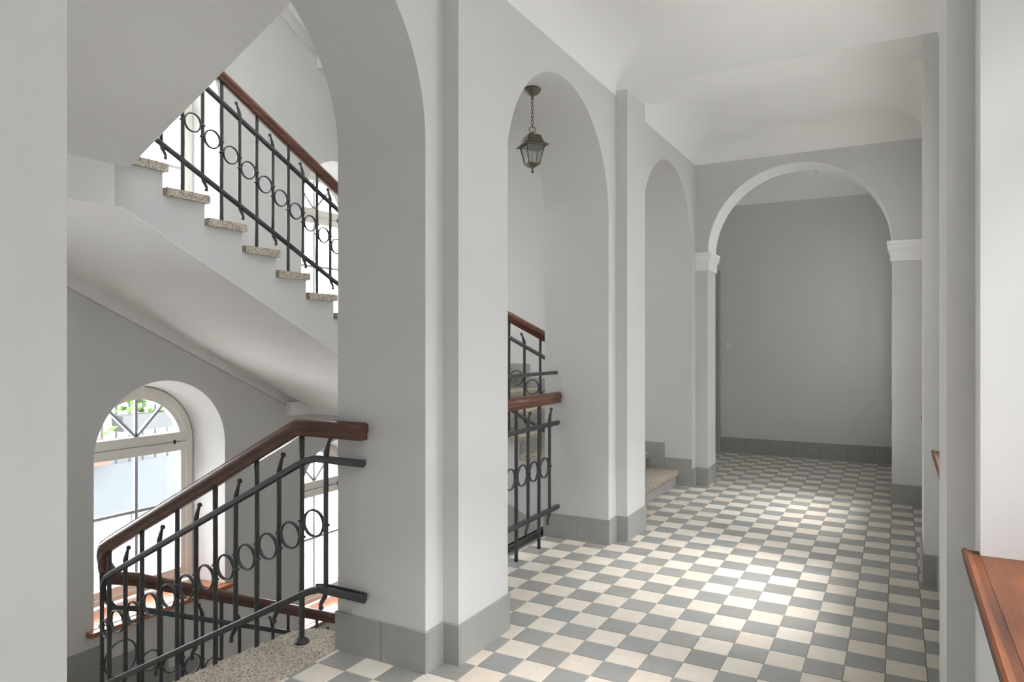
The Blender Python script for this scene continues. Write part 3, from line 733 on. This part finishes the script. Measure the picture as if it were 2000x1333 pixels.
# ------------------------------------------------------------------ stairwell windows
def arch_poly(c, hw, zb, zs, n=28): return [(c + hw, zb)] + arc(c, hw, zs, 0, PI, n) + [(c - hw, zb)]
def window(name, c, dz, sill=True, label=None):
    XF = XO - 0.41; X2 = XF - 0.065; zb = HS + dz + 0.03; zs = SP + dz
    b = MB()
    o, i = arch_poly(c, 0.572, zb, zs), arch_poly(c, 0.452, zb + 0.12, zs)
    rings = [[(XF, y, z) for y, z in o], [(XF, y, z) for y, z in i], [(X2, y, z) for y, z in i], [(X2, y, z) for y, z in o]]
    n = len(o); V = [p for r in rings for p in r]; F = []
    for k in range(n):
        j = (k + 1) % n
        for a in range(4): F.append((a * n + k, a * n + j, ((a + 1) % 4) * n + j, ((a + 1) % 4) * n + k))
    b.add(V, F)
    # raised outer band
    o2, i2 = arch_poly(c, 0.572, zb, zs), arch_poly(c, 0.500, zb + 0.05, zs)
    V = [(XF + 0.018, y, z) for y, z in o2] + [(XF + 0.018, y, z) for y, z in i2] + [(XF + 0.0, y, z) for y, z in i2]
    F = []
    for k in range(n):
        j = (k + 1) % n; F += [(k, j, n + j, n + k), (n + k, n + j, 2 * n + j, 2 * n + k)]
    b.add(V, F)
    w = b.obj(name, M_FRAME, None, kind='structure')
    MB().box((X2, c - 0.50, zs + 0.018), (XF + 0.012, c + 0.50, zs + 0.105)).box((X2, c - 0.53, zs - 0.075), (XF + 0.020, c + 0.53, zs + 0.008)).box((X2 + 0.01, c - 0.5, zs), (XF - 0.01, c + 0.5, zs + 0.03)).obj('transom', M_FRAME, w)
    zh = zs + 0.13; m = MB()
    b = MB(); b.box((XF - 0.045, c - 0.013, zb + 0.12), (XF - 0.012, c + 0.013, zs - 0.07)); b.obj('muntin', M_MUNT, w)
    b = MB(); b.box((XF - 0.042, c - 0.45, -0.143 + dz), (XF - 0.015, c + 0.45, -0.117 + dz)); b.obj('muntin', M_MUNT, w)
    for a in (PI / 4 + 0.02, PI / 2, 3 * PI / 4 - 0.02):
        dy, dz2 = math.cos(a), math.sin(a); ny_, nz_ = -dz2, dy; R = math.sqrt(max(0.01, 0.455 ** 2 - (0.10 * dy) ** 2)) - 0.10 * dz2 + 0.01
        b = MB(); q = [(c + ny_ * s * 0.012 + dy * L, zs + 0.10 + nz_ * s * 0.012 + dz2 * L) for s, L in ((-1, 0), (1, 0), (1, R), (-1, R))]
        b.prism(q, lambda y, z: (XF - 0.045, y, z), lambda y, z: (XF - 0.012, y, z)); b.obj('muntin', M_MUNT, w)
    b = MB(); P = [(y, z) for y, z in arch_poly(c, 0.46, zb + 0.11, zs)]
    b.prism(P, lambda y, z: (XF - 0.031, y, z), lambda y, z: (XF - 0.035, y, z)); b.obj('pane', M_GLASS, w)
    MB().box((XF + 0.018, c + 0.36, zs - 0.005), (XF + 0.035, c + 0.375, zs + 0.035)).obj('latch', M_DARK, w)
    if sill:
        b = MB(); zt = HS + dz
        pr = [(XF - 0.02, zt + 0.030), (XO + 0.075, zt), (XO + 0.085, zt - 0.010), (XO + 0.085, zt - 0.028), (XO + 0.075, zt - 0.036), (XF - 0.02, zt - 0.01)]
        # board narrows into the splayed reveal
        b.box((XO + 0.002, c - 0.70, zt - 0.040), (XO + 0.075, c + 0.70, zt))
        b.prism([(XO + 0.002, c - 0.638), (XO + 0.002, c + 0.638), (XF + 0.02, c + 0.572), (XF + 0.02, c - 0.572)], lambda x, y: (x, y, zt - 0.030), lambda x, y: (x, y, zt + 0.004))
        b.obj('window_sill', M_SILL2, None, label=label, cat='window sill')
    portal('portal', (XF - 0.25, c, (HS + SP + 0.5) / 2 + dz + 0.02), (0, -PI / 2, 0), 1.92, 1.14)
window('window_1', W1, 0.0, True, 'orange wooden sill under the large arched window behind the iron railing')
window('window_2', W2, D2, True, 'orange wooden sill under the narrow slice of window beside the near pier')
window('window_3', W1, WZ, False)
window('window_4', W2, D2 + WZ, False)
window('window_9', W0, D0, False)  # unseen stair windows, added to brighten the near bay
window('window_10', W0, D0 + WZ, False)

# ------------------------------------------------------------------ corridor windows on the right, with varnished sills
SL = ['large varnished reddish wooden sill in the right foreground', 'small visible corner of wooden sill beyond the first right pilaster', 'farthest wooden sill on the right, nearly hidden by the second pilaster', None, None]
for i, (a, c, zs) in enumerate(NICHE):
    XG2 = XR + 0.42; mid = (a + c) / 2; hw = (c - a) / 2
    b = MB(); zb = 0.80
    o, n_ = arch_poly(mid, hw, zb, zs), arch_poly(mid, hw - 0.10, zb + 0.10, zs)
    n = len(o); V = [(x, y, z) for x, s in ((XG2 - 0.05, o), (XG2 - 0.05, n_), (XG2 + 0.02, n_), (XG2 + 0.02, o)) for y, z in s]; F = []
    for k in range(n):
        j = (k + 1) % n
        for q in range(4): F.append((q * n + k, q * n + j, ((q + 1) % 4) * n + j, ((q + 1) % 4) * n + k))
    b.add(V, F)
    wd = b.obj('window_%d' % (5 + i), M_FRAME, None, kind='structure')
    MB().box((XG2 - 0.05, mid - hw + 0.05, zs - 0.06), (XG2 + 0.02, mid + hw - 0.05, zs + 0.06)).obj('transom', M_FRAME, wd)
    MB().box((XG2 - 0.04, mid - 0.04, zb + 0.08), (XG2 + 0.01, mid + 0.04, zs)).obj('muntin', M_FRAME, wd)
    MB().box((XG2 - 0.03, mid - 0.012, zs), (XG2 + 0.0, mid + 0.012, zs + hw - 0.08)).obj('muntin', M_MUNT, wd)
    b = MB(); b.prism(arch_poly(mid, hw - 0.08, zb + 0.08, zs), lambda y, z: (XG2 - 0.012, y, z), lambda y, z: (XG2 - 0.016, y, z)); b.obj('pane', M_OPAL if i == 3 else M_GLASS, wd)  # far-room pane made milky to keep a sun patch off the floor
    # sill: rounded moulded nose, returned at both ends
    zt = 0.818; X0 = 0.166
    b = MB()
    prof = [(0.40, -0.034), (0.012, -0.034), (0.006, -0.030), (0.003, -0.022), (0.008, -0.018), (0.004, -0.012), (0.0, -0.004), (0.003, 0.003), (0.010, 0.006), (0.016, 0.003), (0.024, 0.0), (0.40, 0.0)]
    y0, y1 = a - 0.045, c + 0.045
    b.loft([[(X0 + s, y, zt + z) for s, z in prof if s < 0.045 - 0.0] + [(XR - 0.001, y, zt), (XR - 0.001, y, zt - 0.034)] for y in (y0, y1)])
    b.box((XR - 0.002, a + 0.001, zt - 0.034), (XG2 - 0.045, c - 0.001, zt))
    if SL[i]: b.obj('window_sill', M_SILL, None, label=SL[i], cat='window sill')
    else: b.obj('window_sill', M_SILL, wd)
    if i != 3: portal('portal', (XR + 0.62, mid, 1.97), (0, PI / 2, 0), 2.3, c - a - 0.1)

# ------------------------------------------------------------------ lantern in the middle arch
LX, LY = -2.06, 4.0
t = thing('lantern', 'bronze glass lantern hanging on a chain in the middle arch', 'lantern')
ztop = 2.335 + math.sqrt(0.7435 ** 2 - (LY - 3.9465) ** 2)
b = MB(); b.lathe((LX, LY, ztop), [(0.001, 0.0), (0.054, 0.002), (0.056, -0.010), (0.047, -0.015), (0.049, -0.022), (0.036, -0.027), (0.037, -0.034), (0.020, -0.038), (0.018, -0.044), (0.008, -0.046), (0.008, -0.068), (0.001, -0.070)], 24); b.obj('canopy', M_BRONZE, t)
b = MB(); zc = ztop - 0.066; zl = 2.826; nl = 8; step = (zc - zl) / nl
for i in range(nl):
    z0 = zc - step * (i + 0.5); ax = (1, 0.25, 0) if i % 2 else (-0.25, 1, 0)
    axv = Vector(ax).normalized(); side = Vector((-axv.y, axv.x, 0)); L = step * 0.5 + 0.004; W = 0.0075
    P = [Vector((LX, LY, z0)) + side * (W * math.cos(q)) + Vector((0, 0, 1)) * (L * math.sin(q)) for q in [2 * PI * k / 14 for k in range(15)]]
    b.tube(P, 0.0021, 6)
b.ring((LX, LY, 2.812), (-0.35, 0.94, 0), 0.020, 0.0026, 24, 6); b.obj('chain', M_BRONZE, t)
RT = -0.73
def sq(h, z): return [(LX + h * math.sqrt(2) * math.cos(RT + PI / 4 + PI / 2 * k), LY + h * math.sqrt(2) * math.sin(RT + PI / 4 + PI / 2 * k), z) for k in range(4)]
b = MB(); b.loft([sq(0.082, 2.704), sq(0.084, 2.708), sq(0.058, 2.726), sq(0.056, 2.732), sq(0.050, 2.750), sq(0.042, 2.771), sq(0.030, 2.780), sq(0.006, 2.784)])
b.lathe((LX, LY, 2.781), [(0.010, 0), (0.008, 0.006), (0.010, 0.012), (0.004, 0.020)], 10); b.obj('roof', M_BRONZE, t)
ft, fb = 2.706, 2.590; ht, hb = 0.061, 0.037
b = MB()
A, Bq = sq(ht, ft), sq(hb, fb)
for k in range(4): b.tube([A[k], Bq[k]], 0.0038, 6)
for Q in (A, Bq):
    for k in range(4): b.tube([Q[k], Q[(k + 1) % 4]], 0.0034, 6)
b.loft([sq(hb + 0.002, fb - 0.004), sq(hb + 0.003, fb + 0.004)])
b.loft([sq(hb + 0.001, fb - 0.003), sq(0.020, fb - 0.018), sq(0.010, fb - 0.024)]); b.obj('frame', M_BRONZE, t)
A, Bq = sq(ht - 0.001, ft), sq(hb - 0.001, fb)
for k in range(4):
    j = (k + 1) % 4; b = MB()
    ctr = Vector((LX, LY, 0)); quad = [Vector(A[k]), Vector(A[j]), Vector(Bq[j]), Vector(Bq[k])]
    inn = [Vector((p.x, p.y, p.z)) + (Vector((LX, LY, p.z)) - p) * 0.03 for p in quad]
    b.loft([quad, inn]); b.obj('pane', M_LGLASS, t)
b = MB(); b.lathe((LX, LY, fb), [(0.014, 0.0), (0.014, 0.012), (0.020, 0.014), (0.020, 0.070), (0.018, 0.074), (0.002, 0.075)], 14); b.obj('lamp_tube', M_BULB, t)
b = MB(); b.lathe((LX, LY, 2.533), [(0.002, 0.0), (0.008, 0.003), (0.0095, 0.010), (0.007, 0.017), (0.005, 0.022), (0.007, 0.028), (0.012, 0.034)], 12); b.obj('finial', M_BRONZE, t)

# small ceiling rose in the far room
t = thing('ceiling_rose', 'small dark ceiling fitting just under the crown of the round arch', 'ceiling fitting')
MB().lathe((-0.80, 8.45, 3.465), [(0.001, 0.0), (0.05, 0.0), (0.05, -0.02), (0.035, -0.04), (0.012, -0.05), (0.012, -0.11), (0.001, -0.11)], 18).obj('canopy', M_DARK, t)

# ------------------------------------------------------------------ courtyard outside the stairwell windows, plus unseen walls added to shape the light
hs = thing('house', 'unseen house wall outside the right windows, added to cut their daylight', 'house')
MB().box((7.0, -14, -5.0), (7.5, 22, 6.5)).obj('wall', M_STREET, hs)  # unseen wall, added to reduce light through the right windows
MB().box((XR + 0.7, -3.2, -5.0), (7.0, -2.7, 9.0)).obj('light_blocker', M_FACADE2, hs)  # unseen wall, added to keep light off the near jamb
MB().box((XR + 0.6, -14, -5.2), (30, 30, -5.0)).obj('ground_2', M_GROUND, None, kind='structure')
MB().box((-30, -14, -5.2), (XO2 - 0.02, 30, -5.0)).obj('ground', M_GROUND, None, kind='structure')
MB().box((-13.0, -3.0, -5.0), (XO2 - 0.3, -2.5, 3.0)).obj('wall', M_FACADE2, thing('house', 'unseen low wall added on the left of the courtyard to shade the window reveals', 'house'))  # added out of view to block light on the stair window reveals
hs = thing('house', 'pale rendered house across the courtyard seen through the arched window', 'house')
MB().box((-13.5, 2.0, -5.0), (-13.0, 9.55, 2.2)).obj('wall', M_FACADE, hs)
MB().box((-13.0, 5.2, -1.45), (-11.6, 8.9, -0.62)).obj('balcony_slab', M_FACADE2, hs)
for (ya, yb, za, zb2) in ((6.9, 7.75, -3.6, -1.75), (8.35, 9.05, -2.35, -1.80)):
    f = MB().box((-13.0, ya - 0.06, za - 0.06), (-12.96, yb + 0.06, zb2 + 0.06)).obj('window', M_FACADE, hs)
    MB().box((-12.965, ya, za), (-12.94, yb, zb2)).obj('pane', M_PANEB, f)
rl = thing('balcony_railing', 'thin metal balcony railing behind the flower boxes outside', 'railing')
for k in range(16): MB().box((-11.70, 5.25 + k * 0.24, -0.62), (-11.68, 5.28 + k * 0.24, 0.45)).obj('baluster', M_PLANTER, rl)
MB().box((-11.71, 5.2, 0.43), (-11.67, 8.9, 0.47)).obj('top_rail', M_PLANTER, rl)
def leafy(parent, c, n, spread, size):
    b = MB()
    for _ in range(n):
        p = Vector((c[0] + random.uniform(-1, 1) * spread[0], c[1] + random.uniform(-1, 1) * spread[1], c[2] + random.uniform(0, 1) * spread[2]))
        d = Vector((random.uniform(-1, 1), random.uniform(-1, 1), random.uniform(-0.4, 1))).normalized(); s = d.orthogonal().normalized()
        L = size * random.uniform(0.7, 1.3)
        b.add([p, p + d * L * 0.5 + s * L * 0.35, p + d * L, p + d * L * 0.5 - s * L * 0.35], [(0, 1, 2, 3)])
    return b.obj('foliage', M_LEAF, parent)
def planter(name, label, y0, y1, z0, z1, m, leaf):
    t = thing(name, label, 'planter')
    b = MB(); b.loft([[(-11.60, y0 + 0.02, z0), (-11.30, y0 + 0.02, z0), (-11.30, y1 - 0.02, z0), (-11.60, y1 - 0.02, z0)], [(-11.62, y0, z1), (-11.28, y0, z1), (-11.28, y1, z1), (-11.62, y1, z1)]])
    b.obj('box', m, t)
    if leaf: leafy(t, (-11.45, (y0 + y1) / 2, z1), leaf, (0.15, (y1 - y0) / 2, 0.5), 0.16)
    return t
planter('planter', 'dark grey flower box with green plant on the balcony outside', 7.05, 8.05, -0.05, 0.22, M_PLANTER, 90)
planter('planter', 'small red flower pot at the left of the balcony outside', 6.55, 6.85, -0.55, -0.15, M_POT, 12)
